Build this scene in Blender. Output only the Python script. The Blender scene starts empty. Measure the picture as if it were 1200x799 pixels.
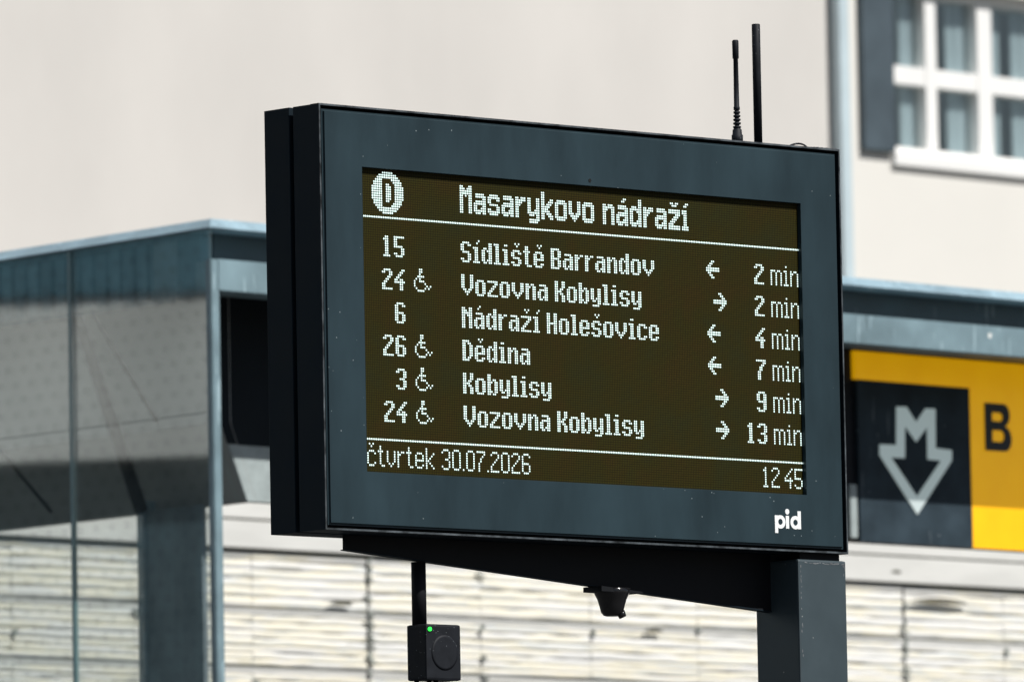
import bpy, bmesh, math, random
from mathutils import Vector, Matrix
random.seed(11)
D = bpy.data
S = bpy.context.scene
COL = S.collection

# ------------------------------------------------------------------ camera
cd = D.cameras.new('camera'); cam = D.objects.new('camera', cd); COL.objects.link(cam)
PITCH, ROLL = 0.09389608, -0.01852522
fw = Vector((0, math.cos(PITCH), math.sin(PITCH)))
r0 = Vector((1, 0, 0)); u0 = r0.cross(fw)
R = math.cos(ROLL) * r0 + math.sin(ROLL) * u0
U = -math.sin(ROLL) * r0 + math.cos(ROLL) * u0
m = Matrix.Identity(4)
for i in range(3):
    m[i][0] = R[i]; m[i][1] = U[i]; m[i][2] = -fw[i]
m[2][3] = 1.5
cam.matrix_world = m
cd.sensor_width = 36; cd.sensor_fit = 'HORIZONTAL'; cd.lens = 10498.3 / 1200 * 36
cd.clip_start = 0.5; cd.clip_end = 4000
cd.dof.use_dof = True; cd.dof.focus_distance = 15.45; cd.dof.aperture_fstop = 15.0
S.camera = cam

# ------------------------------------------------------------------ light
SUN_AZ = math.radians(-29.5)      # math angle of the direction towards the sun
SUN_EL = math.radians(50.5)
w = D.worlds.new('World'); S.world = w; w.use_nodes = True
nt = w.node_tree; nt.nodes.clear()
sky = nt.nodes.new('ShaderNodeTexSky'); sky.sky_type = 'NISHITA'; sky.sun_disc = False
sky.sun_elevation = SUN_EL; sky.sun_rotation = math.radians(90) - SUN_AZ
sky.air_density = 1.0; sky.dust_density = 1.5
bg = nt.nodes.new('ShaderNodeBackground'); bg.inputs[1].default_value = 0.05
wo = nt.nodes.new('ShaderNodeOutputWorld')
nt.links.new(sky.outputs[0], bg.inputs[0]); nt.links.new(bg.outputs[0], wo.inputs[0])
sd = D.lights.new('sun', 'SUN'); sd.energy = 5.0; sd.angle = math.radians(0.53); sd.color = (1.0, 0.97, 0.925)
sun = D.objects.new('sun', sd); COL.objects.link(sun)
sdir = Vector((math.cos(SUN_AZ) * math.cos(SUN_EL), math.sin(SUN_AZ) * math.cos(SUN_EL), math.sin(SUN_EL)))
sun.rotation_euler = sdir.to_track_quat('Z', 'Y').to_euler(); sun.location = sdir * 60
S.view_settings.view_transform = 'Standard'; S.view_settings.look = 'None'
S.view_settings.gamma = 1; S.view_settings.use_curve_mapping = False
S.view_settings.exposure = 0.12
S.cycles.max_bounces = 8; S.cycles.transparent_max_bounces = 12

# ------------------------------------------------------------------ materials
def mat(name):
    M = D.materials.new(name); M.use_nodes = True
    n = M.node_tree; b = n.nodes['Principled BSDF']
    return M, n, b

def noise(n, scale, detail=3, vec=None, rough=0.55):
    t = n.nodes.new('ShaderNodeTexNoise'); t.inputs['Scale'].default_value = scale
    t.inputs['Detail'].default_value = detail; t.inputs['Roughness'].default_value = rough
    if vec: n.links.new(vec, t.inputs['Vector'])
    return t.outputs['Fac']

def coords(n, scale=(1, 1, 1)):
    tc = n.nodes.new('ShaderNodeTexCoord'); mp = n.nodes.new('ShaderNodeMapping')
    mp.inputs['Scale'].default_value = scale
    n.links.new(tc.outputs['Object'], mp.inputs['Vector'])
    return mp.outputs['Vector']

def ramp(n, fac, stops):
    r = n.nodes.new('ShaderNodeValToRGB')
    e = r.color_ramp.elements
    while len(e) > 2: e.remove(e[-1])
    e[0].position, e[0].color = stops[0][0], (*stops[0][1], 1)
    e[1].position, e[1].color = stops[-1][0], (*stops[-1][1], 1)
    for p, c in stops[1:-1]:
        x = e.new(p); x.color = (*c, 1)
    n.links.new(fac, r.inputs[0])
    return r.outputs[0]

def mixc(n, fac, a, b):
    x = n.nodes.new('ShaderNodeMix'); x.data_type = 'RGBA'
    for sock, v in ((x.inputs[0], fac), (x.inputs[6], a), (x.inputs[7], b)):
        if hasattr(v, 'links'): n.links.new(v, sock)
        else: sock.default_value = v if not isinstance(v, tuple) else (*v, 1)
    return x.outputs[2]

def math_(n, op, a, b=None):
    x = n.nodes.new('ShaderNodeMath'); x.operation = op
    for sock, v in ((x.inputs[0], a), (x.inputs[1], b)):
        if v is None: continue
        if hasattr(v, 'links'): n.links.new(v, sock)
        else: sock.default_value = v
    return x.outputs[0]

def bump(n, b, h, strength=0.1, dist=0.01):
    x = n.nodes.new('ShaderNodeBump'); x.inputs['Strength'].default_value = strength
    x.inputs['Distance'].default_value = dist
    n.links.new(h, x.inputs['Height']); n.links.new(x.outputs[0], b.inputs['Normal'])

def paint(name, c, rough=0.5, vary=0.15, scale=6, metallic=0, spec=0.5, stretch=(1, 1, 1), flecks=None, fleck_scale=60, fleck_thr=0.045, scratch=0):
    """A painted or plain surface: soft tone variation, optional pale dirt flecks and scratches."""
    M, n, b = mat(name)
    v = coords(n, stretch)
    f = noise(n, scale, 5, v)
    lo = tuple(x * (1 - vary) for x in c); hi = tuple(min(1, x * (1 + vary)) for x in c)
    col = ramp(n, f, [(0.3, lo), (0.7, hi)])
    if flecks:
        vo = n.nodes.new('ShaderNodeTexVoronoi'); vo.inputs['Scale'].default_value = fleck_scale
        n.links.new(coords(n), vo.inputs['Vector'])
        k = math_(n, 'LESS_THAN', vo.outputs['Distance'], fleck_thr)
        k = math_(n, 'MULTIPLY', k, math_(n, 'GREATER_THAN', noise(n, 9, 2, coords(n)), 0.52))
        col = mixc(n, k, col, flecks)
    if scratch:
        tc = n.nodes.new('ShaderNodeTexCoord'); mp = n.nodes.new('ShaderNodeMapping')
        mp.inputs['Rotation'].default_value = (0.2, 0.75, 0.3); mp.inputs['Scale'].default_value = (60, 60, 6)
        n.links.new(tc.outputs['Object'], mp.inputs['Vector'])
        k = math_(n, 'GREATER_THAN', noise(n, 1, 2, mp.outputs['Vector']), scratch)
        col = mixc(n, math_(n, 'MULTIPLY', k, 0.6), col, tuple(min(1, x * 1.6 + 0.12) for x in c))
    n.links.new(col, b.inputs['Base Color'])
    b.inputs['Roughness'].default_value = rough; b.inputs['Metallic'].default_value = metallic
    b.inputs['Specular IOR Level'].default_value = spec
    rr = ramp(n, f, [(0.2, (rough * 0.85,) * 3), (0.8, (min(1, rough * 1.15),) * 3)])
    n.links.new(rr, b.inputs['Roughness'])
    return M

def emit(name, c, s):
    M, n, b = mat(name)
    b.inputs['Base Color'].default_value = (*[x * 0.5 for x in c], 1)
    b.inputs['Emission Color'].default_value = (*c, 1); b.inputs['Emission Strength'].default_value = s
    return M

ANTH = (0.030, 0.055, 0.070)
M_face = paint('anthracite face plate', (0.0155, 0.0325, 0.0415), 0.45, 0.26, 5, spec=0.3, stretch=(2.2, 2.2, 0.7), flecks=(0.20, 0.24, 0.25), fleck_scale=55, fleck_thr=0.06)
M_case = paint('anthracite powder coat', (0.009, 0.016, 0.022), 0.6, 0.12, 12, spec=0.1)
M_post = paint('anthracite post paint', (0.036, 0.055, 0.065), 0.5, 0.14, 9, flecks=(0.4, 0.42, 0.42), fleck_scale=50, fleck_thr=0.05, scratch=0.72)
M_brk = paint('black bracket steel', (0.008, 0.009, 0.011), 0.6, 0.2, 10, spec=0.15)
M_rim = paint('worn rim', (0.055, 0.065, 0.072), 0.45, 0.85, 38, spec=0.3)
M_edge = paint('worn rim edge', (0.16, 0.17, 0.18), 0.4, 0.5, 30)
M_black = paint('black plastic', (0.010, 0.012, 0.016), 0.6, 0.3, 40, spec=0.2, flecks=(0.22, 0.24, 0.26), fleck_scale=160, fleck_thr=0.1)
M_gloss = paint('black gloss dome', (0.008, 0.008, 0.009), 0.12, 0.2, 10)
M_white = paint('white lettering', (0.86, 0.88, 0.88), 0.5, 0.03, 10)
M_led = emit('lit led', (0.78, 1.0, 0.94), 1.10)
M_green = emit('green status led', (0.02, 1.0, 0.06), 2.2)

# led matrix: 4 mm modules, each a small brown black package in a darker grid
M_panel, n, b = mat('unlit led matrix')
tc = n.nodes.new('ShaderNodeTexCoord'); sp = n.nodes.new('ShaderNodeSeparateXYZ')
n.links.new(tc.outputs['Object'], sp.inputs[0])
def cell(o):
    f = math_(n, 'FRACT', math_(n, 'ADD', math_(n, 'DIVIDE', o, 0.004), 400.0))
    return math_(n, 'ABSOLUTE', math_(n, 'SUBTRACT', f, 0.5))
mx = math_(n, 'MAXIMUM', cell(sp.outputs['X']), cell(sp.outputs['Z']))
pk = math_(n, 'LESS_THAN', mx, 0.36)
tone = ramp(n, noise(n, 14, 4, coords(n)), [(0.3, (0.040, 0.028, 0.005)), (0.5, (0.034, 0.030, 0.005)), (0.7, (0.029, 0.031, 0.008))])
n.links.new(mixc(n, pk, (0.010, 0.008, 0.003), tone), b.inputs['Base Color'])
b.inputs['Roughness'].default_value = 0.6; b.inputs['Specular IOR Level'].default_value = 0.06

M_trim = paint('pale blue grey roof trim', (0.25, 0.36, 0.42), 0.5, 0.25, 7, flecks=(0.8, 0.82, 0.8), fleck_scale=9, fleck_thr=0.09, scratch=0.66)
M_steel = paint('blue grey steel paint', (0.18, 0.265, 0.30), 0.5, 0.3, 5, flecks=(0.7, 0.72, 0.7), fleck_scale=11, fleck_thr=0.09, scratch=0.65)
M_dark = paint('darkened teal steel', (0.035, 0.065, 0.080), 0.45, 0.3, 5, scratch=0.66)  # dark tone also paints in the trim's shade on the recessed roof edge
M_glassedge = paint('green glass edge', (0.16, 0.27, 0.29), 0.3, 0.15, 8)
M_rib = paint('blue ribbed cladding', (0.075, 0.17, 0.22), 0.5, 0.2, 6)
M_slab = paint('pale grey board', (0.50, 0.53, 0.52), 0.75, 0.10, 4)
M_slab_shade = paint('shaded grey board', (0.30, 0.31, 0.30), 0.75, 0.12, 4)  # darker copy of the pale board; underside shade put into the colour
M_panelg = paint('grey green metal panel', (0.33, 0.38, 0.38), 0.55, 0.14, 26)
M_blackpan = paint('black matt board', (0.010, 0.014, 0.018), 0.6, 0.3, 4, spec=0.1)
M_conc = paint('galvanised column', (0.17, 0.21, 0.23), 0.6, 0.35, 14, stretch=(1, 1, 0.45))
M_soffit = paint('roof soffit', (0.10, 0.12, 0.13), 0.7, 0.15, 3)
M_beige = paint('beige render', (0.585, 0.565, 0.535), 0.9, 0.075, 0.7, stretch=(1, 1, 0.6))
M_stucco = paint('pale stucco', (0.76, 0.78, 0.76), 0.9, 0.22, 0.9, stretch=(1, 1, 0.5))
M_whitewall = paint('white render', (0.71, 0.695, 0.65), 0.9, 0.04, 0.6)
M_pipe = paint('pale blue pipe', (0.50, 0.60, 0.64), 0.4, 0.06, 3)
M_frame = paint('white window paint', (0.82, 0.82, 0.80), 0.5, 0.03, 3)
M_shut = paint('slate shutter', (0.052, 0.075, 0.092), 0.6, 0.22, 3)
M_curtain = paint('grey curtain', (0.52, 0.57, 0.58), 0.9, 0.25, 3, stretch=(6, 6, 0.3))
M_room = paint('room wall', (0.40, 0.43, 0.44), 0.9, 0.1, 2)
M_ground = paint('asphalt', (0.055, 0.055, 0.055), 0.9, 0.2, 3)
M_yellow = None

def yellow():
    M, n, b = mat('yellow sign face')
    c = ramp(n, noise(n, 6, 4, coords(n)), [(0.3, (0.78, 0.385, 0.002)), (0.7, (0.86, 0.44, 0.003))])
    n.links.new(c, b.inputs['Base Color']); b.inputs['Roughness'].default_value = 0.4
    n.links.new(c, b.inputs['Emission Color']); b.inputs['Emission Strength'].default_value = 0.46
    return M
M_yellow = yellow()
M_signblack = paint('black sign face', (0.032, 0.048, 0.061), 0.5, 0.35, 7, spec=0.1, flecks=(0.3, 0.33, 0.35), fleck_scale=26, fleck_thr=0.06, scratch=0.70)
M_signletter = paint('black sign lettering', (0.012, 0.014, 0.016), 0.4, 0.1, 7)
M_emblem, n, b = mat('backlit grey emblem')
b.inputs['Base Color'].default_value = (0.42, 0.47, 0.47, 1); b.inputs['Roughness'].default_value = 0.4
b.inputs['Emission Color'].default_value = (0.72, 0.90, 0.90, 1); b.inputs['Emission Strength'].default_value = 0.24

def glass(name, tint, refl, dots=False, rough=0.02):
    M, n, b = mat(name); n.nodes.remove(b)
    out = n.nodes['Material Output']
    tr = n.nodes.new('ShaderNodeBsdfTransparent'); tr.inputs[0].default_value = (*tint, 1)
    gl = n.nodes.new('ShaderNodeBsdfGlossy'); gl.inputs['Roughness'].default_value = rough
    lw = n.nodes.new('ShaderNodeLayerWeight'); lw.inputs[0].default_value = 0.35
    fac = math_(n, 'ADD', math_(n, 'MULTIPLY', lw.outputs['Fresnel'], refl), refl * 0.35)
    mx = n.nodes.new('ShaderNodeMixShader')
    n.links.new(fac, mx.inputs[0]); n.links.new(tr.outputs[0], mx.inputs[1]); n.links.new(gl.outputs[0], mx.inputs[2])
    last = mx.outputs[0]
    if dots:
        df = n.nodes.new('ShaderNodeBsdfDiffuse'); df.inputs[0].default_value = (0.45, 0.50, 0.50, 1)
        v = coords(n)
        dust = ramp(n, noise(n, 3.0, 5, v), [(0.3, (0.004,) * 3), (0.75, (0.03,) * 3)])
        # small printed rings in a staggered grid
        sp = n.nodes.new('ShaderNodeSeparateXYZ'); n.links.new(v, sp.inputs[0])
        row = math_(n, 'DIVIDE', sp.outputs['Z'], 0.042)
        par = math_(n, 'MULTIPLY', math_(n, 'MODULO', math_(n, 'FLOOR', row), 2.0), 0.5)
        hor = math_(n, 'ADD', math_(n, 'DIVIDE', sp.outputs['Y'], 0.072), par)
        fx = math_(n, 'SUBTRACT', math_(n, 'FRACT', math_(n, 'ADD', hor, 100.0)), 0.5)
        fz = math_(n, 'SUBTRACT', math_(n, 'FRACT', math_(n, 'ADD', row, 0.0)), 0.5)
        rr = math_(n, 'SQRT', math_(n, 'ADD', math_(n, 'POWER', math_(n, 'MULTIPLY', fx, 0.072), 2.0), math_(n, 'POWER', math_(n, 'MULTIPLY', fz, 0.042), 2.0)))
        ring = math_(n, 'LESS_THAN', math_(n, 'ABSOLUTE', math_(n, 'SUBTRACT', rr, 0.0075)), 0.0022)
        dk = n.nodes.new('ShaderNodeBsdfDiffuse'); dk.inputs[0].default_value = (0.10, 0.12, 0.12, 1)
        m2 = n.nodes.new('ShaderNodeMixShader'); n.links.new(dust, m2.inputs[0])
        n.links.new(last, m2.inputs[1]); n.links.new(df.outputs[0], m2.inputs[2])
        m3 = n.nodes.new('ShaderNodeMixShader'); n.links.new(math_(n, 'MULTIPLY', ring, 0.13), m3.inputs[0])
        n.links.new(m2.outputs[0], m3.inputs[1]); n.links.new(dk.outputs[0], m3.inputs[2])
        last = m3.outputs[0]
    n.links.new(last, out.inputs['Surface'])
    return M
M_pane = glass('dusty shelter glass', (0.94, 0.97, 0.965), 0.24, dots=True)
M_winglass = glass('window glass', (0.92, 0.96, 0.97), 0.16)

# enamelled slats: each row and each panel a tone of its own
M_slat, n, b = mat('glossy cream slats')
tc = n.nodes.new('ShaderNodeTexCoord'); sp = n.nodes.new('ShaderNodeSeparateXYZ')
n.links.new(tc.outputs['Object'], sp.inputs[0])
st = noise(n, 1.0, 5, coords(n, (1.6, 1.6, 34)), 0.6)
fine = noise(n, 1.0, 3, coords(n, (5, 5, 110)), 0.6)
f = math_(n, 'ADD', math_(n, 'MULTIPLY', st, 0.75), math_(n, 'MULTIPLY', fine, 0.25))
c = ramp(n, f, [(0.26, (0.40, 0.40, 0.34)), (0.36, (0.66, 0.66, 0.63)), (0.45, (0.80, 0.80, 0.78)), (0.52, (0.85, 0.80, 0.64)), (0.58, (0.64, 0.66, 0.64)), (0.68, (0.92, 0.92, 0.90))])
stain = math_(n, 'GREATER_THAN', noise(n, 1.0, 3, coords(n, (2.5, 2.5, 60))), 0.68)
c = mixc(n, math_(n, 'MULTIPLY', stain, 0.55), c, (0.24, 0.22, 0.13))
n.links.new(c, b.inputs['Base Color']); b.inputs['Roughness'].default_value = 0.28
M_band = paint('smooth pale metal band', (0.66, 0.66, 0.63), 0.4, 0.08, 2.5, stretch=(1, 1, 6))
M_groove = paint('dirty groove', (0.07, 0.065, 0.04), 0.8, 0.4, 9)
M_joint = paint('grey joint', (0.24, 0.26, 0.24), 0.7, 0.4, 12)

# ------------------------------------------------------------------ helpers
class Frame:
    """A vertical plane: u runs along it, z is the height above the ground, w comes out of it towards the street."""
    def __init__(s, o, ang):
        s.o = Vector((o[0], o[1], 0)); s.d = Vector((math.cos(ang), math.sin(ang), 0)); s.n = Vector((math.sin(ang), -math.cos(ang), 0))
        s.ang = ang
    def P(s, u, z, w=0):
        v = s.o + s.d * u + s.n * w; return Vector((v.x, v.y, z))

def box(bm, F, u0, u1, z0, z1, w0, w1, bev=0):
    vs = [bm.verts.new(F.P(u, z, w)) for w in (w0, w1) for z in (z0, z1) for u in (u0, u1)]
    fs = []
    for q in ((0, 1, 3, 2), (4, 6, 7, 5), (0, 4, 5, 1), (2, 3, 7, 6), (0, 2, 6, 4), (1, 5, 7, 3)):
        fs.append(bm.faces.new([vs[i] for i in q]))
    if bev:
        es = list({e for f in fs for e in f.edges})
        bmesh.ops.bevel(bm, geom=es, offset=bev, segments=2, affect='EDGES', profile=0.6)
    return bm

def prism(bm, pts0, pts1):
    """Closed prism between two matching rings of points."""
    a = [bm.verts.new(p) for p in pts0]; c = [bm.verts.new(p) for p in pts1]
    n = len(a)
    bm.faces.new(a); bm.faces.new(list(reversed(c)))
    for i in range(n):
        j = (i + 1) % n; bm.faces.new((a[j], a[i], c[i], c[j]))

def tube(bm, pts, rads, seg=14, cap=True):
    rings = []
    for i, p in enumerate(pts):
        p = Vector(p)
        t = (Vector(pts[min(i + 1, len(pts) - 1)]) - Vector(pts[max(i - 1, 0)])).normalized()
        a = t.orthogonal() if abs(t.z) < 0.9 else Vector((1, 0, 0))
        if abs(t.z) < 0.9: a = t.cross(Vector((0, 0, 1)))
        a.normalize(); a = (a - t * a.dot(t)).normalized(); c = t.cross(a)
        r = rads[i] if isinstance(rads, (list, tuple)) else rads
        rings.append([bm.verts.new(p + a * r * math.cos(k * 2 * math.pi / seg) + c * r * math.sin(k * 2 * math.pi / seg)) for k in range(seg)])
    for x, y in zip(rings, rings[1:]):
        for k in range(seg):
            f = bm.faces.new((x[k], x[(k + 1) % seg], y[(k + 1) % seg], y[k])); f.smooth = True
    if cap:
        bm.faces.new(list(reversed(rings[0]))); bm.faces.new(rings[-1])

PLACED = {}
def root_inv(p):
    while p.parent: p = p.parent
    return PLACED[p.name].inverted()

def mk(name, bm, material, parent=None, label=None, kind=None):
    """Links one mesh object; the points in bm are world points."""
    if parent is not None: bmesh.ops.transform(bm, matrix=root_inv(parent), verts=bm.verts)
    bmesh.ops.recalc_face_normals(bm, faces=bm.faces)
    me = D.meshes.new(name); bm.to_mesh(me); bm.free()
    me.materials.append(material)
    o = D.objects.new(name, me); COL.objects.link(o)
    if parent is not None: o.parent = parent
    if label: o['label'] = label
    if kind: o['kind'] = kind
    return o

def thing(name, label, cat, F, u=0, w=0, z=0, group=None):
    o = D.objects.new(name, None); COL.objects.link(o)
    o.empty_display_size = 0.1
    p = F.P(u, z, w)
    o.location = p; o.rotation_euler = (0, 0, F.ang)
    PLACED[o.name] = Matrix.Translation(p) @ Matrix.Rotation(F.ang, 4, 'Z')
    o['label'] = label; o['category'] = cat
    if group: o['group'] = group
    return o

def one(fn, *a, **k):
    bm = bmesh.new(); fn(bm, *a, **k); return bm

def flat_shape(F, loops, w0, thick):
    """Solid letter or emblem with holes; loops are (u, z) rings."""
    cu = D.curves.new('outline', 'CURVE'); cu.dimensions = '2D'; cu.fill_mode = 'BOTH'
    for lp in loops:
        s = cu.splines.new('POLY'); s.points.add(len(lp) - 1); s.use_cyclic_u = True
        for p, (x, y) in zip(s.points, lp): p.co = (x, y, 0, 1)
    cu.extrude = thick / 2
    o = D.objects.new('outline', cu); COL.objects.link(o)
    me = D.meshes.new_from_object(o.evaluated_get(bpy.context.evaluated_depsgraph_get()))
    bm = bmesh.new(); bm.from_mesh(me)
    D.objects.remove(o); D.curves.remove(cu); D.meshes.remove(me)
    for v in bm.verts:
        v.co = F.P(v.co.x, v.co.y, w0 + thick / 2 + v.co.z)
    return bm

def arc(cx, cz, rx, rz, a0=0, a1=360, n=28):
    k = n if abs(a1 - a0) < 360 else n - 1
    return [(cx + rx * math.cos(math.radians(a0 + (a1 - a0) * i / n)), cz + rz * math.sin(math.radians(a0 + (a1 - a0) * i / n))) for i in range(k + 1)]

# ------------------------------------------------------------------ ground
bm = bmesh.new()
vs = [bm.verts.new(p) for p in ((-900, -600, 0), (900, -600, 0), (900, 1500, 0), (-900, 1500, 0))]; bm.faces.new(vs)
mk('ground', bm, M_ground, kind='structure')

# ------------------------------------------------------------------ buildings behind
G = Frame((0.0088, 49.7353), math.radians(46))
bb = thing('beige_building', 'plain beige rendered building with a blank wall behind the glass shelter', 'building', G, -8, 0)
mk('wall', one(box, G, -14, 2.76, 0, 16, 0, -10), M_beige, bb)
mk('roof', one(box, G, -14.4, 2.9, 16, 16.4, 0.5, -10.3), M_soffit, bb)
wb = thing('white_building', 'white rendered building with a large white framed window and slate shutter beside a downpipe', 'building', G, 8, 0)
# wall with an opening for the window
WU0, WU1, WZ0, WZ1 = 3.197, 5.62, 7.44, 8.47
bm = bmesh.new()
box(bm, G, 2.772, WU0, 0, 16, 0.012, -0.5)
box(bm, G, WU1, 14, 0, 16, 0.012, -0.5)
box(bm, G, WU0, WU1, 0, WZ0, 0.012, -0.5)
box(bm, G, WU0, WU1, WZ1, 16, 0.012, -0.5)
mk('wall', bm, M_whitewall, wb)
mk('roof', one(box, G, 2.95, 14.4, 16, 16.4, 0.5, -10.3), M_soffit, wb)
bm = bmesh.new()
box(bm, G, WU0 - 0.3, WU1 + 0.3, WZ0 - 0.3, WZ1 + 0.3, -1.1, -1.2)
mk('room_wall', bm, M_room, wb)
# shutter left of the window
bm = bmesh.new()
box(bm, G, 2.918, 3.190, 7.459, 8.62, 0.014, 0.055, 0.006)
mk('shutter', bm, M_shut, wb)
wi = mk('window', one(box, G, WU0, WU1, WZ0 + 0.03, WZ0 + 0.075, -0.06, -0.14), M_frame, wb)
bm = bmesh.new()
box(bm, G, WU0 + 0.002, WU0 + 0.02, WZ0, WZ1, -0.07, -0.15)
box(bm, G, WU1 - 0.06, WU1 - 0.002, WZ0, WZ1, -0.07, -0.15)
box(bm, G, WU0 + 0.02, WU1 - 0.06, WZ1 - 0.055, WZ1 - 0.002, -0.07, -0.15)
mk('frame', bm, M_frame, wi)
for a, c in ((3.592, 3.692), (4.058, 4.192), (4.637, 4.75), (5.117, 5.25)):
    mk('mullion', one(box, G, a, c, WZ0 + 0.075, WZ1 - 0.055, -0.055, -0.15, 0.008), M_frame, wi)
bm = bmesh.new()
us = (WU0 + 0.02, 3.592, 3.692, 4.058, 4.192, 4.637, 4.75, 5.117, 5.25, WU1 - 0.06)
for i in range(0, 10, 2): box(bm, G, us[i], us[i + 1], 7.885, 7.995, -0.058, -0.15, 0.006)
mk('transom', bm, M_frame, wi)
mk('sill', one(box, G, WU0 - 0.004, WU1 + 0.05, 7.385, 7.468, 0.045, -0.059, 0.012), M_frame, wi)
for i in range(0, 10, 2):
    for z0, z1 in ((WZ0 + 0.075, 7.885), (7.995, WZ1 - 0.055)):
        mk('pane', one(box, G, us[i], us[i + 1], z0, z1, -0.11, -0.116), M_winglass, wi)
# curtains: hanging folds behind the panes
for (a, c, dep) in ((3.46, 3.585, -0.135), (3.88, 4.05, -0.135), (4.27, 4.36, -0.14), (4.46, 4.63, -0.135), (4.86, 5.0, -0.14), (5.15, 5.3, -0.135), (3.70, 3.745, -0.135)):
    bm = bmesh.new(); n_ = 26; rows = []
    for i in range(n_ + 1):
        u = a + (c - a) * i / n_; w_ = dep + -0.012 + 0.009 * math.sin(i * 1.35 + a * 9) + 0.004 * math.sin(i * 3.1)
        rows.append((G.P(u, WZ0 + 0.04, w_), G.P(u, WZ1, w_)))
    vv = [[bm.verts.new(p) for p in r] for r in rows]
    vb = [[bm.verts.new(p - G.n * 0.004) for p in r] for r in rows]
    for i in range(n_):
        for f in (bm.faces.new((vv[i][0], vv[i + 1][0], vv[i + 1][1], vv[i][1])), bm.faces.new((vb[i][1], vb[i + 1][1], vb[i + 1][0], vb[i][0]))): f.smooth = True
    mk('curtain', bm, M_curtain, wi)
# downpipe on the seam between the two houses
bm = bmesh.new(); box(bm, G, 2.682, 2.772, 0.0, 15.9, 0.02, 0.085, 0.012)
dp = mk('drainpipe', bm, M_pipe, bb)
for z in (5.6, 8.62, 10.8):
    bm = bmesh.new(); box(bm, G, 2.676, 2.778, z, z + 0.05, 0.002, 0.092, 0.006)
    mk('pipe_clip', bm, M_pipe, dp)

# ------------------------------------------------------------------ unseen house, added and shaped for its reflection in the shelter glass
OF = Frame((-25.0, 0.0), math.radians(90))
ob = thing('reflection_house', 'unseen pale house added across the street for its reflection in the shelter glass', 'building', OF, 28, -5)
bm = bmesh.new(); box(bm, OF, 6, 58, 5.5, 17, 0, -9); mk('wall', bm, M_stucco, ob)
bm = bmesh.new(); box(bm, OF, 6, 58, 0, 5.48, -0.25, -9); mk('ground_floor', bm, M_dark, ob)  # kept dark so the pale part of the reflection ends here
bm = bmesh.new(); box(bm, OF, 6, 58, 6.40, 7.65, 0.003, 0.03)  # dark band added so the shelter ribs show through the reflection
u = 6.1
while u < 57.9:
    box(bm, OF, u, u + 0.06, 6.42, 7.63, 0.0295, 0.055); u += 0.16
mk('reflection_band', bm, M_rib, ob)
bm = bmesh.new(); box(bm, OF, 5.8, 58.2, 17, 17.4, 0.4, -9.2); mk('cornice', bm, M_stucco, ob)
for k in range(16):
    for zz in (7.9, 11.0, 14.0):
        u = 8.0 + k * 3.2
        wnd = mk('window', one(box, OF, u, u + 1.2, zz, zz + 1.9, 0.004, 0.05, 0.004), M_frame, ob)
        bm = bmesh.new()
        for a in (u + 0.07, u + 0.63): box(bm, OF, a, a + 0.50, zz + 0.07, zz + 1.83, 0.048, 0.054)
        mk('pane', bm, M_shut, wnd)

# ------------------------------------------------------------------ slatted wall
SF = Frame((-0.0175, 32.9432), math.radians(46))
sw = thing('slatted_wall', 'wall of glossy cream and white horizontal slats below a smooth pale band, behind the shelter', 'wall', SF, 0, -0.1)
mk('backing', one(box, SF, -7, 6, 0, 4.6, -0.03, -0.18), M_joint, sw)
bm = bmesh.new()
box(bm, SF, -7, 6, 3.892, 4.6, 0.012, -0.028)
box(bm, SF, -7, 6, 3.785, 3.883, 0.012, -0.028, 0.003)
mk('smooth_band', bm, M_band, sw)
bm = bmesh.new()
rng = random.Random(5)
JDARK = (-0.744, -0.744 + 0.585 * 5)
RAILS = (6, 14, 24, 33, 44)
joints = [-0.744 + 0.585 * k for k in range(-11, 12)]
ztop = 3.775; SLATS = 66
edges_z = [ztop]
for k in range(SLATS): edges_z.append(edges_z[-1] - (0.030 if k < 8 else 0.0255) * rng.uniform(0.82, 1.18))
for k in range(SLATS):
    z1, z0 = edges_z[k], edges_z[k + 1] + 0.0004
    if k in RAILS: continue
    edges = [-7] + joints + [6]
    for a, c in zip(edges, edges[1:]):
        if c <= -7 or a >= 6 or c - a < 0.05: continue
        dz0 = rng.uniform(-0.002, 0.002); dw = rng.uniform(-0.0015, 0.0015); tl = rng.uniform(-0.003, 0.003)
        prev = None
        NS = 7
        for s in range(NS + 1):
            ga = 0.006 if a in JDARK else 0.0012; gc = 0.006 if c in JDARK else 0.0012
            u = a + ga + (c - a - ga - gc) * s / NS
            bow = dz0 + tl * (s / NS - 0.5) + rng.uniform(-0.0026, 0.0026)
            ring = []
            for t in range(6):
                ang = math.radians(-88 + 176 * t / 5)
                zc = (z0 + z1) / 2 + bow + math.sin(ang) * (z1 - z0) / 2 * 1.0
                ring.append(bm.verts.new(SF.P(u, zc, -0.012 + dw + math.cos(ang) * 0.0042)))
            if prev:
                for t in range(5):
                    f = bm.faces.new((prev[t], ring[t], ring[t + 1], prev[t + 1])); f.smooth = True
            prev = ring
sl = mk('slats', bm, M_slat, sw)
bm = bmesh.new()
for k in RAILS:
    z1, z0 = edges_z[k], edges_z[k + 1]
    box(bm, SF, -7, 6, z0 + 0.003, z1 - 0.008, -0.028, -0.006)
mk('rail', bm, M_band, sw)
bm = bmesh.new()
for z in (3.8875, 3.780): box(bm, SF, -7, 6, z - 0.004, z + 0.004, -0.02, 0.004)
mk('groove', bm, M_groove, sw)
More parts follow.
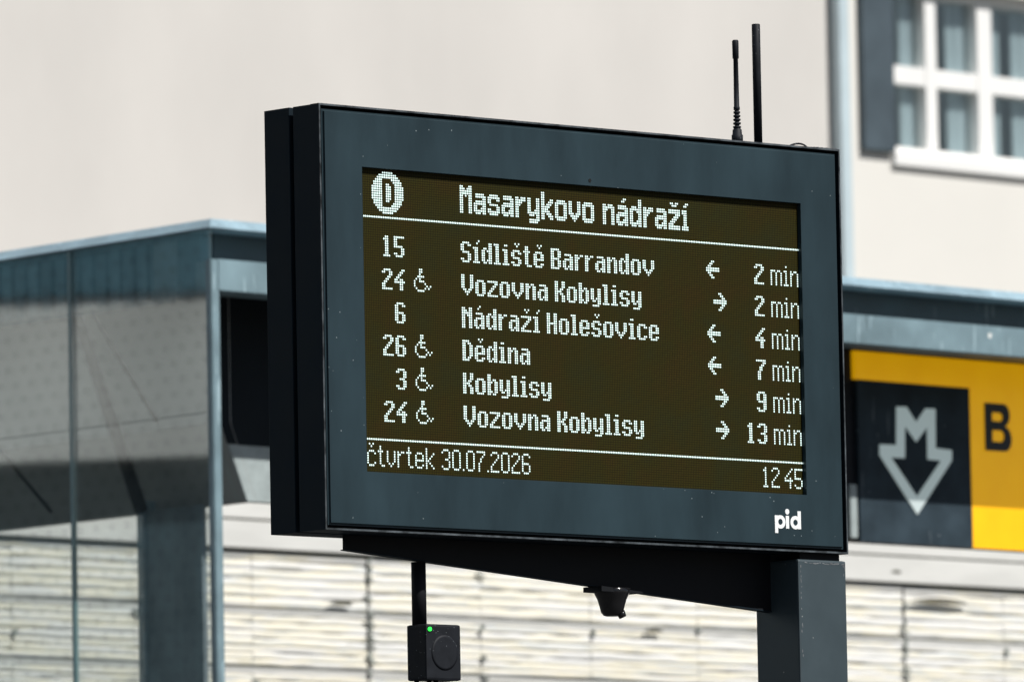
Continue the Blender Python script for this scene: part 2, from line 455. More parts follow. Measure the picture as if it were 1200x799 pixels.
for j in joints:
    if j < -4 or j > 4: continue
    bm = bmesh.new()
    for k in range(SLATS):
        z1 = edges_z[k]; pitch = z1 - edges_z[k + 1]; x = j + rng.uniform(-0.008, 0.008); s = rng.uniform(-0.015, 0.02); h = rng.uniform(0.002, 0.012)
        zc = z1 - pitch / 2
        if rng.random() < (0.35 if j in JDARK else 0.9): continue
        prism(bm, [SF.P(x - 0.011 - s, zc + 0.012, 0.0005), SF.P(x + 0.007 - s, zc + 0.014, 0.0005), SF.P(x + 0.014 + s, zc - h, 0.0005), SF.P(x - 0.006 + s, zc - h - 0.003, 0.0005)],
                  [SF.P(x - 0.011 - s, zc + 0.012, 0.0045), SF.P(x + 0.007 - s, zc + 0.014, 0.0045), SF.P(x + 0.014 + s, zc - h, 0.0045), SF.P(x - 0.006 + s, zc - h - 0.003, 0.0045)])
    mk('joint_strip', bm, M_joint, sw)
# dark lens shaped openings between slats at the right
bm = bmesh.new()
for (u, z, L_, h) in ((2.37, 3.716, 0.165, 0.016), (2.12, 3.824, 0.03, 0.008), (1.60, 3.84, 0.03, 0.007), (-0.9, 3.60, 0.06, 0.008), (0.75, 3.555, 0.05, 0.008)):
    top = [(u - L_ + 2 * L_ * i / 14, z + h * math.sin(math.pi * (i / 14)) ** 0.7) for i in range(15)]
    ring = top + [(u + L_ - 0.01, z - 0.004), (u - L_ * 0.4, z - 0.003)]
    prism(bm, [SF.P(a, c, 0.006) for a, c in ring], [SF.P(a, c, 0.0135) for a, c in ring])
mk('slat_opening', bm, M_groove, sw)

# ------------------------------------------------------------------ glass shelter
CX, CY = -0.8053, 23.8617
F = Frame((CX, CY), math.radians(46.5)); L = Frame((CX, CY), math.radians(-51))
sh = thing('glass_shelter', 'glazed blue grey steel shelter with flat roof and dusty glass side behind the display', 'shelter', F, 0, 0)
UL, UF = -6.0, 7.5
def mitre(w_):
    """the point where the planes F(w) and L(w) meet"""
    a = F.o + F.n * w_; c = L.o + L.n * w_
    den = F.d.x * L.d.y - F.d.y * L.d.x
    t = ((c.x - a.x) * L.d.y - (c.y - a.y) * L.d.x) / den
    return a + F.d * t
def ring2(w_, z):
    """left end, corner, right end of a line running round the two street faces"""
    a = L.P(UL, z, w_); k = mitre(w_); k = Vector((k.x, k.y, z)); c = F.P(UF, z, w_)
    return [a, k, c]
def run(bm, prof):
    """extrude a closed (w, z) profile round the corner"""
    rings = [ring2(w_, z) for w_, z in prof]
    vs = [[bm.verts.new(p) for p in r] for r in rings]
    n_ = len(vs)
    for i in range(n_):
        j = (i + 1) % n_
        for k in range(2): bm.faces.new((vs[i][k], vs[i][k + 1], vs[j][k + 1], vs[j][k]))
    bm.faces.new([v[0] for v in vs]); bm.faces.new([v[2] for v in reversed(vs)])
bm = bmesh.new(); run(bm, [(0.0, 4.0645), (0.003, 4.068), (-0.040, 4.0975), (-0.12, 4.105), (-0.12, 4.0645)])
mk('roof_trim', bm, M_trim, sh)
# roof slab
back = F.n * -6.5
p0, p1, p2 = ring2(-0.085, 0)
def slab(bm, z0, z1):
    pts = [p0, p1, p2, p2 - F.n * 2.6, mitre(-2.685), p0 - L.n * 2.6]
    prism(bm, [Vector((p.x, p.y, z0)) for p in pts], [Vector((p.x, p.y, z1)) for p in pts])
bm = bmesh.new(); slab(bm, 3.978, 4.063); mk('roof_slab', bm, M_dark, sh)
def skew(bm, u0, u1, z0, z1, w0, dep, bev=0.003):
    """upright bar whose left side follows the glass line instead of standing square to the front"""
    a = [F.P(u0, 0, w0), F.P(u1, 0, w0), F.P(u1, 0, w0) - L.d * dep, F.P(u0, 0, w0) - L.d * dep]
    prism(bm, [Vector((p.x, p.y, z0)) for p in a], [Vector((p.x, p.y, z1)) for p in a])
    bmesh.ops.bevel(bm, geom=list(bm.edges), offset=bev, segments=2, affect='EDGES')
bm = bmesh.new(); skew(bm, 0.030, UF, 3.8985, 3.985, 0.0, 0.10); mk('front_beam', bm, M_steel, sh)
# side beam behind the glass: ribs, a flat lighter plate, a dark smooth end
bm = bmesh.new()
box(bm, L, UL, -0.315, 3.90, 3.977, -0.075, -0.12)
u = UL
while u < -0.33:
    box(bm, L, u, u + 0.042, 3.905, 4.058, -0.075, -0.05); u += 0.063
mk('ribbed_beam', bm, M_rib, sh)
mk('beam_plate', one(box, L, -0.310, -0.205, 3.90, 4.058, -0.045, -0.083), M_steel, sh)
mk('beam_end', one(box, L, -0.200, -0.10, 3.90, 4.058, -0.045, -0.083), M_rib, sh)
bm = bmesh.new(); skew(bm, 0.006, 0.0385, 0, 3.984, -0.0025, 0.026); mk('corner_post', bm, M_steel, sh)
bm = bmesh.new(); box(bm, F, UF - 0.06, UF, 0, 3.8975, -0.002, -0.06, 0.003); mk('end_post', bm, M_steel, sh)
# glass side, four panes a row high with open joints
jz = 3.574
gus = [-0.012, -0.654, -1.98, -3.3, -4.6, -5.9]
for a, c in zip(gus, gus[1:]):
    for z0, z1 in ((0.15, jz - 0.0012), (jz + 0.0012, 4.063)):
        mk('glass_pane', one(box, L, c + 0.012, a - 0.0, z0, z1, -0.006, -0.016), M_pane, sh)
for a in gus[1:]:
    mk('glass_joint', one(box, L, a, a + 0.011, 0.15, 4.062, -0.006, -0.018), M_glassedge, sh)
# boards hung inside the roof edge: black front board with a grey strip, slanted side board
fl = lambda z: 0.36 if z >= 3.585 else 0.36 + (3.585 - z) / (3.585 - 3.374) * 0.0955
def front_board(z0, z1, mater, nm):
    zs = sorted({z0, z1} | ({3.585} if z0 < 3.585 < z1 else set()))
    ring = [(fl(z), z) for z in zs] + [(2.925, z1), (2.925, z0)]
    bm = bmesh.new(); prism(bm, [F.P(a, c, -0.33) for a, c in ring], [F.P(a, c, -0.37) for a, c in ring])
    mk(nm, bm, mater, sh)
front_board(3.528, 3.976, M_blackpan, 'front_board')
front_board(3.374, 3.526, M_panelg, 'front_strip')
def side_board(z0, z1, mater, nm):
    e = -L.d * 5.4
    a = F.P(fl(z0) - 0.004, z0, -0.335); c = F.P(fl(z1) - 0.004, z1, -0.335)
    off = -L.n * 0.04
    ring0 = [a, c, c + off, a + off]
    bm = bmesh.new(); prism(bm, ring0, [p + e for p in ring0]); mk(nm, bm, mater, sh)
side_board(3.586, 3.976, M_slab, 'side_board')
side_board(3.374, 3.584, M_slab_shade, 'slanted_board')
# column and braces behind the glass
bm = bmesh.new(); box(bm, L, -0.762, -0.512, 0, 3.372, -0.345, -0.362, 0.004); mk('column', bm, M_conc, sh)
bm = bmesh.new(); box(bm, L, -0.790, -0.766, 0, 3.40, -0.33, -0.38, 0.003); mk('column_flange', bm, M_steel, sh)
for (u0_, z0_, u1_, z1_, rr) in ((-0.945, 3.925, -0.66, 3.362, 0.019), (-1.33, 3.585, -1.08, 3.388, 0.006), (-0.87, 3.92, -0.58, 3.60, 0.005)):
    bm = bmesh.new(); tube(bm, [L.P(u0_, z0_, -0.25), L.P((u0_ + u1_) / 2, (z0_ + z1_) / 2, -0.25), L.P(u1_, z1_, -0.25)], [rr * 0.75, rr * 0.9, rr], 10)
    mk('brace_rod', bm, M_brk, sh)

# ------------------------------------------------------------------ metro sign under the shelter beam
ms = thing('metro_sign', 'yellow and black metro sign with down arrow emblem and letter B under the shelter beam', 'sign', F, 2.95, -0.33, 3.36)
SE = 5.4
bm = bmesh.new(); box(bm, F, 2.948, SE, 3.368, 3.965, -0.345, -0.43); mk('sign_box', bm, M_black, ms)
bm = bmesh.new(); box(bm, F, 2.947, 2.978, 3.372, 3.53, -0.344, -0.329, 0.003); mk('edge_strip', bm, M_panelg, ms)
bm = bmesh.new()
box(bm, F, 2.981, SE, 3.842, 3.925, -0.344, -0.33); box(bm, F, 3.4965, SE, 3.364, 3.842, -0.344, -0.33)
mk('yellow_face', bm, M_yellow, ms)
bm = bmesh.new(); box(bm, F, 2.990, 3.4955, 3.364, 3.841, -0.3445, -0.3305); mk('black_face', bm, M_signblack, ms)
bm = bmesh.new(); box(bm, F, 2.96, SE, 3.930, 3.945, -0.344, -0.32); mk('top_rail', bm, M_black, ms)
OUT = [[3.161, 3.7682], [3.2048, 3.7704], [3.247, 3.7254], [3.2925, 3.7698], [3.3353, 3.7703], [3.3322, 3.6535], [3.4055, 3.651], [3.4045, 3.6202], [3.2435, 3.4527], [3.0813, 3.6219], [3.0824, 3.6532], [3.1571, 3.6545]]
INN = [[3.2001, 3.7066], [3.2459, 3.6641], [3.2929, 3.7078], [3.2918, 3.6183], [3.3475, 3.617], [3.2435, 3.5138], [3.1409, 3.6164], [3.197, 3.6173]]
INN = [[3.243 + (a - 3.243) * 1.10, 3.612 + (c - 3.612) * 1.09] for a, c in INN]
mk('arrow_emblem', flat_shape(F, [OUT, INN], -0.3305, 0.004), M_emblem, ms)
def letter_B(x0, x1, z0, z1):
    zm = z0 + (z1 - z0) * 0.53; t = 0.033; h1 = (z1 - zm) / 2; h2 = (zm - z0) / 2
    k = x1 - x0
    out = [(x0, z0)]
    out += [(x0 + k * .45, z0)] + arc(x1 - h2 * 0.85, z0 + h2, h2 * 0.85, h2, -90, 78, 16) + arc(x1 - 0.006 - h1 * 0.85, zm + h1, h1 * 0.85, h1, -78, 90, 16) + [(x0, z1)]
    def hole(a, c, right):
        rz = (c - a) / 2; rx = min(rz, 0.024)
        return [(x0 + t, a)] + arc(right - rx, a + rz, rx, rz, -90, 90, 12) + [(x0 + t, c)]
    lo = hole(z0 + t * .85, zm - t * .42, x1 - t)
    hi = hole(zm + t * .42, z1 - t * .85, x1 - t - 0.006)
    return [out, lo, hi]
mk('letter_b', flat_shape(F, letter_B(3.561, 3.682, 3.658, 3.801), -0.3300, 0.003), M_signletter, ms)

# ------------------------------------------------------------------ departure board
BF = Frame((-0.2471, 14.9951), 0.741038)
ZT = 3.2101                                  # height of the top row of the led matrix
bo = thing('departure_board', 'anthracite tram departure display with lit white text on a brown screen, on a square post', 'display board', BF, 1.06, -0.05)
U0, U1, Z0, Z1 = -0.1026, 1.1205, ZT - 0.6150, ZT + 0.1016
OU0, OU1, OZ0, OZ1 = -0.0078, 1.0215, ZT - 0.5142, ZT + 0.0001    # screen opening
# front casing (behind the face plate) and its rim
bm = bmesh.new(); box(bm, BF, U0 + 0.0005, U1 - 0.0005, Z0 + 0.0005, Z1 - 0.0005, -0.012, -0.0575); mk('front_casing', bm, M_case, bo)
def framing(bm, u0, u1, z0, z1, t, w0, w1, bev=0):
    """four mitred bars round a rectangle"""
    a = [(u0, z0), (u1, z0), (u1, z1), (u0, z1)]; c = [(u0 + t, z0 + t), (u1 - t, z0 + t), (u1 - t, z1 - t), (u0 + t, z1 - t)]
    va = [[bm.verts.new(BF.P(x, z, w_)) for x, z in q] for q in (a, c) for w_ in (w0, w1)]   # a-w0, a-w1, c-w0, c-w1
    fs = []
    for i in range(4):
        j = (i + 1) % 4
        for p, q in ((0, 1), (1, 3), (3, 2), (2, 0)):
            fs.append(bm.faces.new((va[p][i], va[p][j], va[q][j], va[q][i])))
    if bev: bmesh.ops.bevel(bm, geom=list({e for f in fs for e in f.edges}), offset=bev, segments=2, affect='EDGES')
bm = bmesh.new(); framing(bm, U0, U1, Z0, Z1, 0.0034, 0.0079, -0.0122); mk('casing_wall', bm, M_case, bo)
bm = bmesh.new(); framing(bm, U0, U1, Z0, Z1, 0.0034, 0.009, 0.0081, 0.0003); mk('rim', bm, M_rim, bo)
# face plate with the screen opening
def plate(bm, u0, u1, z0, z1, a0, a1, b0, b1, w0, w1, bev):
    vo = [[bm.verts.new(BF.P(x, z, w_)) for x, z in q] for w_ in (w0, w1) for q in ([(u0, z0), (u1, z0), (u1, z1), (u0, z1)], [(a0, b0), (a1, b0), (a1, b1), (a0, b1)])]
    es = []
    for i in range(4):
        j = (i + 1) % 4
        f = bm.faces.new((vo[0][i], vo[0][j], vo[1][j], vo[1][i])); es += [e for e in f.edges if e.verts[0] in vo[0] and e.verts[1] in vo[0]]
        bm.faces.new((vo[2][j], vo[2][i], vo[3][i], vo[3][j]))
        bm.faces.new((vo[0][j], vo[0][i], vo[2][i], vo[2][j])); bm.faces.new((vo[1][i], vo[1][j], vo[3][j], vo[3][i]))
    bmesh.ops.bevel(bm, geom=es, offset=bev, segments=3, affect='EDGES')
g_ = 0.0085
bm = bmesh.new(); plate(bm, U0 + g_, U1 - g_, Z0 + g_, Z1 - g_, OU0, OU1, OZ0, OZ1, 0.0085, -0.0115, 0.004); mk('face_plate', bm, M_face, bo)
# rear casing behind a seam
bm = bmesh.new(); box(bm, BF, U0 + 0.012, U1 - 0.012, Z0 + 0.008, Z1 - 0.018, -0.058, -0.067); mk('seam_frame', bm, M_brk, bo)
bm = bmesh.new(); box(bm, BF, U0, U1, Z0, Z1, -0.0675, -0.1315, 0.0012); mk('rear_casing', bm, M_case, bo)

FONT = {}
def glyphs(style, text):
    for blk in text.strip('\n').split('\n\n'):
        ls = blk.split('\n'); FONT[(style, ls[0])] = (int(ls[1]), ls[2:])
# each glyph: name, row of its first line above the cap line (negative = above), rows
B_ = 'bold'
def G_(style, ch, adv, rows, top=None):
    FONT[(style, ch)] = (adv, [r for r in rows.split()], top)
CAP = {'title': 12, 'bold': 9, 'thin': 9}
# title font (cap 12, small letters 9)
t = 'title'
G_(t, 'M', 8, 'XX...XX XXX.XXX XXXXXXX XXXXXXX XX.X.XX XX...XX XX...XX XX...XX XX...XX XX...XX XX...XX XX...XX')
G_(t, 'a', 8, '.XXXXX. .XXXXXX .....XX .XXXXXX XXXXXXX XX...XX XX..XXX XXXXXXX .XXX.XX')
G_(t, 's', 8, '.XXXXX. XXXXXXX XX...XX XX..... .XXXXX. .....XX XX...XX XXXXXXX .XXXXX.')
G_(t, 'r', 7, 'XX.XXX XXXXXX XXXX.. XXX... XX.... XX.... XX.... XX.... XX....')
G_(t, 'y', 8, 'XX...XX XX...XX XX...XX XX...XX XX...XX XX..XXX XXXXXXX .XXX.XX .....XX .XXXXXX .XXXXX.', 3)
G_(t, 'k', 8, 'XX..... XX..... XX..... XX...XX XX..XXX XX.XXX. XXXXX.. XXXX... XXXXX.. XX.XXX. XX..XXX XX...XX')
G_(t, 'o', 8, '.XXXXX. XXXXXXX XX...XX XX...XX XX...XX XX...XX XX...XX XXXXXXX .XXXXX.')
G_(t, 'v', 8, 'XX...XX XX...XX XX...XX XX...XX XX...XX XXX.XXX .XXXXX. ..XXX.. ...X...')
G_(t, 'n', 8, 'XX.XXX. XXXXXXX XXX..XX XX...XX XX...XX XX...XX XX...XX XX...XX XX...XX')
G_(t, 'd', 8, '.....XX .....XX .....XX .XXX.XX XXXXXXX XX..XXX XX...XX XX...XX XX...XX XX..XXX XXXXXXX .XXX.XX')
G_(t, 'z', 8, 'XXXXXXX XXXXXXX ....XXX ...XXX. ..XXX.. .XXX... XXX.... XXXXXXX XXXXXXX')
G_(t, 'j', 4, 'XXX. XXX. .XX. .XX. .XX. .XX. .XX. XXXX XXXX')           # dotless i
def acc(style, new, base, rows, dx=0):
    adv, rs, top = FONT[(style, base)]
    FONT[(style, new)] = (adv, rs, top, rows.split())
acc(t, 'á', 'a', '....XX. ...XX..'); acc(t, 'ž', 'z', '.XX.XX. ..XXX..'); acc(t, 'í', 'j', '..XX .XX.')
# bold font (cap 9, small letters 7)
t = 'bold'
G_(t, 'S', 7, '.XXXX. XX..XX XX.... XX.... .XXXX. ....XX ....XX XX..XX .XXXX.')
G_(t, 'B', 7, 'XXXXX. XX..XX XX..XX XX..XX XXXXX. XX..XX XX..XX XX..XX XXXXX.')
G_(t, 'V', 8, 'XX...XX XX...XX XX...XX XX...XX XX...XX XX...XX .XX.XX. ..XXX.. ...X...')
G_(t, 'K', 7, 'XX..XX XX..XX XX..XX XX.XX. XXXX.. XX.XX. XX..XX XX..XX XX..XX')
G_(t, 'N', 7, 'XX..XX XXX.XX XXXXXX XX.XXX XX..XX XX..XX XX..XX XX..XX XX..XX')
G_(t, 'H', 7, 'XX..XX XX..XX XX..XX XX..XX XXXXXX XX..XX XX..XX XX..XX XX..XX')
G_(t, 'D', 7, 'XXXX.. XX.XX. XX..XX XX..XX XX..XX XX..XX XX..XX XX.XX. XXXX..')
G_(t, 'd', 7, '....XX ....XX .XX.XX XX.XXX XX..XX XX..XX XX..XX XX.XXX .XX.XX')
G_(t, 'b', 7, 'XX.... XX.... XX.XX. XXX.XX XX..XX XX..XX XX..XX XXX.XX XX.XX.')
G_(t, 'l', 5, 'XXX. .XX. .XX. .XX. .XX. .XX. .XX. .XX. XXXX')
G_(t, 'i', 5, '.XX. .... XXX. .XX. .XX. .XX. .XX. .XX. XXXX')
G_(t, 'j', 5, 'XXX. .XX. .XX. .XX. .XX. .XX. XXXX')
G_(t, 's', 7, '.XXXX. XX..XX XX.... .XXXX. ....XX XX..XX .XXXX.')
G_(t, 't', 6, '.XX.. .XX.. XXXX. .XX.. .XX.. .XX.. .XX.. .XX.. ..XXX')
G_(t, 'e', 7, '.XXXX. XX..XX XX..XX XXXXXX XX.... XX..XX .XXXX.')
G_(t, 'c', 7, '.XXXX. XX..XX XX.... XX.... XX.... XX..XX .XXXX.')
G_(t, 'a', 7, '.XXXX. ....XX .XXXXX XX..XX XX..XX XX.XXX .XX.XX')
G_(t, 'r', 6, 'XX.XX XXX.. XX... XX... XX... XX... XX...')
G_(t, 'n', 7, 'XX.XX. XXX.XX XX..XX XX..XX XX..XX XX..XX XX..XX')
G_(t, 'o', 7, '.XXXX. XX..XX XX..XX XX..XX XX..XX XX..XX .XXXX.')
G_(t, 'v', 8, 'XX...XX XX...XX XX...XX XX...XX .XX.XX. ..XXX.. ...X...')
G_(t, 'z', 7, 'XXXXXX ....XX ...XX. ..XX.. .XX... XX.... XXXXXX')
G_(t, 'y', 7, 'XX..XX XX..XX XX..XX XX..XX XX.XXX .XX.XX ....XX .XXXX.', 2)
acc(t, 'í', 'j', '...X ..X.'); acc(t, 'á', 'a', '...X.. ..X...'); acc(t, 'š', 's', '..X.X. ...X..'); acc(t, 'ě', 'e', '..X.X. ...X..'); acc(t, 'ž', 'z', '..X.X. ...X..')
G_(t, '1', 6, '.XX. XXX. .XX. .XX. .XX. .XX. .XX. .XX. XXXX')
G_(t, '2', 7, '.XXXX. XX..XX ....XX ...XX. ..XX.. .XX... XX.... XX.... XXXXXX')
G_(t, '3', 7, '.XXXX. XX..XX ....XX ....XX ..XXX. ....XX ....XX XX..XX .XXXX.')
G_(t, '4', 7, '....XX ...XX. ..XX.. .XX... XX.XX. XXXXXX ...XX. ...XX. ...XX.')
G_(t, '5', 7, 'XXXXXX XX.... XX.... XX.... XXXXX. ....XX ....XX XX..XX .XXXX.')
G_(t, '6', 7, '.XXXX. XX..XX XX.... XX.... XXXXX. XX..XX XX..XX XX..XX .XXXX.')
G_(t, '7', 7, 'XXXXXX ....XX ...XX. ..XX.. ..XX.. .XX... .XX... .XX... .XX...')
G_(t, '9', 7, '.XXXX. XX..XX XX..XX XX..XX .XXXXX ....XX ....XX XX..XX .XXXX.')
G_(t, '<', 8, '...XX... ..XX.... .XX..... XXXXXXXX XXXXXXXX .XX..... ..XX.... ...XX...', 0)
G_(t, '>', 8, '...XX... ....XX.. .....XX. XXXXXXXX XXXXXXXX .....XX. ....XX.. ...XX...', 0)
G_(t, '@', 10, '...XX..... ...XX..... ...X...... ..XXXX.... .X.X...... X..XXX.... X.....X... X......X.X .X....X.X. ..XXXX....')
# thin font
t = 'thin'
G_(t, 'm', 8, 'XXX.XX. X..X..X X..X..X X..X..X X..X..X X..X..X X..X..X')
G_(t, 'i', 4, '.X. ... XX. .X. .X. .X. .X. .X. XXX')
G_(t, 'n', 6, 'X.XX. XX..X X...X X...X X...X X...X X...X')
G_(t, 'c', 6, '.XXX. X...X X.... X.... X.... X...X .XXX.')
acc(t, 'č', 'c', '.X.X. ..X..')
G_(t, 't', 5, '.X.. .X.. XXX. .X.. .X.. .X.. .X.. .X.. ..XX')
G_(t, 'v', 6, 'X...X X...X X...X X...X X...X .X.X. ..X..')
G_(t, 'r', 5, 'X.XX XX.. X... X... X... X... X...')
G_(t, 'e', 6, '.XXX. X...X X...X XXXXX X.... X...X .XXX.')
G_(t, 'k', 6, 'X.... X.... X...X X..X. X.X.. XX... X.X.. X..X. X...X')
G_(t, '0', 6, '.XXX. X...X X...X X...X X...X X...X X...X X...X .XXX.')
G_(t, '1', 5, '.X. XX. .X. .X. .X. .X. .X. .X. XXX')
G_(t, '2', 6, '.XXX. X...X ....X ...X. ..X.. .X... X.... X.... XXXXX')
G_(t, '3', 6, '.XXX. X...X ....X ....X ..XX. ....X ....X X...X .XXX.')
G_(t, '4', 6, '....X ...X. ..X.. .X... X..X. XXXXX ...X. ...X. ...X.')
G_(t, '5', 6, 'XXXXX X.... X.... X.... XXXX. ....X ....X X...X .XXX.')
G_(t, '6', 6, '.XXX. X...X X.... X.... XXXX. X...X X...X X...X .XXX.')
G_(t, '7', 6, 'XXXXX ....X ...X. ..X.. ..X.. .X... .X... .X... .X...')
G_(t, '.', 2, 'X')

def dots_of(style, text, x, base):
    """(col, row) of every lit dot; base is the row the letters stand on"""
    out = []; space = {'title': 4, 'bold': 3, 'thin': 3}[style]
    for ch in text:
        if ch == ' ': x += space; continue
        g = FONT[(style, ch)]; rows = g[1]
        top = base - CAP[style] + 1 + g[2] if g[2] is not None else base - len(rows) + 1
        for j, r in enumerate(rows):
            for i, c in enumerate(r):
                if c == 'X': out.append((x + i, top + j))
        if len(g) > 3:
            for j, r in enumerate(g[3]):
                for i, c in enumerate(r):
                    if c == 'X': out.append((x + i, top - 3 + j))
        x += g[0]
    return out

panel = mk('led_panel', one(box, BF, OU0 - 0.004, OU1 + 0.004, OZ0 - 0.004, OZ1 + 0.004, 0.0, -0.0112), M_panel, bo)
# the matrix grid starts at the panel's own corner in object space, so shift it there
inv = root_inv(bo)
orig = inv @ BF.P(0, ZT, 0)
for nd in M_panel.node_tree.nodes:
    if nd.type == 'SEPXYZ':
        mp = M_panel.node_tree.nodes.new('ShaderNodeMapping')
        mp.inputs['Location'].default_value = (-orig.x, 0, -orig.z)
        src = nd.inputs[0].links[0].from_socket
        M_panel.node_tree.links.new(src, mp.inputs['Vector']); M_panel.node_tree.links.new(mp.outputs[0], nd.inputs[0])
        break

def leds(name, dots, label=None):
    bm = bmesh.new(); r = 0.00158
    for c, q in sorted(set(dots)):
        if not (0 <= c < 256 and 0 <= q < 128): continue
        uc, zc = (c + 0.5) * 0.004, ZT - (q + 0.5) * 0.004
        k = bm.verts.new(BF.P(uc, zc, 0.0014))
        rg = [bm.verts.new(BF.P(uc + r * math.cos(math.radians(22.5 + 45 * a)), zc + r * math.sin(math.radians(22.5 + 45 * a)), 0.0004)) for a in range(8)]
        for a in range(8): bm.faces.new((k, rg[a], rg[(a + 1) % 8]))
    return mk(name, bm, M_led, panel, label)

# platform badge: a disc with the letter D cut out
badge = []
Dm = {}
for j in range(18):
    for i in range(18):
        if (i - 8.5) ** 2 + (j - 8.5) ** 2 <= 80.5: Dm[(i, j)] = 1
for j in range(3, 15):
    if j in (3, 14): cols = list(range(6, 11))
    elif j in (4, 13): cols = list(range(6, 12))
    elif j in (5, 12): cols = [6, 7, 10, 11, 12]
    else: cols = [6, 7, 11, 12]
    for i in cols: Dm.pop((i, j), None)
leds('platform_badge', [(5 + i, 1 + j) for i, j in Dm])
leds('stop_title', dots_of('title', 'Masarykovo nádraží', 55, 15))
leds('divider_line', [(c, 20) for c in range(256)])
leds('divider_line', [(c, 114) for c in range(256)])
ROWS = [('15', 0, 'Sídliště Barrandov', '<', '2'), ('24', 1, 'Vozovna Kobylisy', '>', '2'), ('6', 0, 'Nádraží Holešovice', '<', '4'),
        ('26', 1, 'Dědina', '<', '7'), ('3', 1, 'Kobylisy', '>', '9'), ('24', 1, 'Vozovna Kobylisy', '>', '13')]
for i, (num, wh, dest, ar, mins) in enumerate(ROWS):
    base = 36 + 14 * i
    width = lambda s: sum(FONT[('bold', ch)][0] for ch in s)
    leds('route_number', dots_of('bold', num, 24 - width(num), base), 'lit route number %s' % num)
    if wh: leds('wheelchair_symbol', dots_of('bold', '@', 28, base))
    leds('destination_text', dots_of('bold', dest, 55, base), 'lit destination %s' % dest)
    leds('direction_arrow', dots_of('bold', ar, 199 if ar == '<' else 203, base), 'arrow pointing ' + ('left' if ar == '<' else 'right'))
    leds('minutes_text', dots_of('bold', mins, 235 - width(mins), base) + dots_of('thin', 'min', 238, base), 'lit waiting time %s min' % mins)
leds('date_text', dots_of('thin', 'čtvrtek 30.07.2026', 0, 125))
leds('clock_text', dots_of('thin', '12', 231, 125) + dots_of('thin', '45', 244, 125))

# logo lettering
def logo():
    loops = {}
    x0, x1 = 0.9418, 1.0050; zb = ZT - 0.5752
    q = (x1 - x0); xh = 0.0225; t_ = 0.0075
    bw = 0.0245
    p = [[(x0, zb - 0.0085), (x0 + t_, zb - 0.0085), (x0 + t_, zb + xh), (x0, zb + xh)]]
    p2 = [arc(x0 + bw / 2 + 0.001, zb + xh / 2, bw / 2, xh / 2 + 0.0005), list(reversed(arc(x0 + bw / 2 + 0.001, zb + xh / 2, bw / 2 - 0.0068, xh / 2 - 0.0058)))]
    xi = x0 + bw + 0.0022
    i1 = [[(xi, zb), (xi + t_, zb), (xi + t_, zb + xh), (xi, zb + xh)]]
    i2 = [arc(xi + t_ / 2, zb + xh + 0.0072, 0.0049, 0.0049)]
    cx = x1 - bw / 2 - 0.001
    d2 = [arc(cx, zb + xh / 2, bw / 2, xh / 2 + 0.0005), list(reversed(arc(cx, zb + xh / 2, bw / 2 - 0.0068, xh / 2 - 0.0058)))]
    d1 = [[(x1 - t_, zb), (x1, zb), (x1, zb + 0.0315), (x1 - t_, zb + 0.0315)]]
    bm = bmesh.new()
    for k, l in enumerate((p, p2, i1, i2, d2, d1)):
        b2 = flat_shape(BF, l, 0.0085, 0.0006 + 0.0001 * (k % 3))
        me = D.meshes.new('t'); b2.to_mesh(me); b2.free(); bm.from_mesh(me); D.meshes.remove(me)
    return bm
mk('logo_lettering', logo(), M_white, bo)
bm = bmesh.new(); tube(bm, [BF.P(0.5155, ZT + 0.009, 0.0078), BF.P(0.5155, ZT + 0.009, 0.0092)], 0.0032, 12); mk('light_sensor', bm, M_gloss, bo)

# post, bracket
bm = bmesh.new(); box(bm, BF, 1.001, 1.1185, 0.0, ZT - 0.6270, 0.004, -0.105, 0.004); mk('post', bm, M_post, bo)
# worn paint along the post's front edge and top
bm = bmesh.new(); rg3 = random.Random(8)
def chip(bm, u, z, a, c):
    k = 7; ring = [(u + a * math.cos(6.283 * i / k) * rg3.uniform(0.5, 1), z + c * math.sin(6.283 * i / k) * rg3.uniform(0.5, 1)) for i in range(k)]
    prism(bm, [BF.P(x, y, 0.0043) for x, y in ring], [BF.P(x, y, 0.0037) for x, y in ring])
for i in range(20): chip(bm, 1.006 + rg3.uniform(0, 0.003), ZT - 0.634 - rg3.uniform(0, 0.30) ** 1.15, rg3.uniform(0.0006, 0.0016), rg3.uniform(0.0008, 0.0045))
for i in range(26): chip(bm, 1.009 + rg3.random() * 0.104, ZT - 0.6315 - rg3.uniform(0, 0.0025), rg3.uniform(0.002, 0.007), rg3.uniform(0.0006, 0.0014))
for i in range(7): chip(bm, 1.112 + rg3.uniform(0, 0.003), ZT - 0.634 - rg3.uniform(0, 0.02), rg3.uniform(0.001, 0.003), rg3.uniform(0.002, 0.005))
mk('paint_wear', bm, M_edge, bo)
bm = bmesh.new(); box(bm, BF, 1.015, 1.112, ZT - 0.6272, Z0 + 0.0002, -0.006, -0.095); mk('mounting_block', bm, M_brk, bo)
bm = bmesh.new()
prism(bm, [BF.P(0.009, Z0 - 0.0003, -0.066), BF.P(0.009, ZT - 0.6390, -0.066), BF.P(1.0008, ZT - 0.7144, -0.066), BF.P(1.0008, Z0 - 0.0003, -0.066)],
          [BF.P(0.009, Z0 - 0.0003, -0.076), BF.P(0.009, ZT - 0.6390, -0.076), BF.P(1.0008, ZT - 0.7144, -0.076), BF.P(1.0008, Z0 - 0.0003, -0.076)])
br = mk('bracket', bm, M_brk, bo)
bm = bmesh.new()
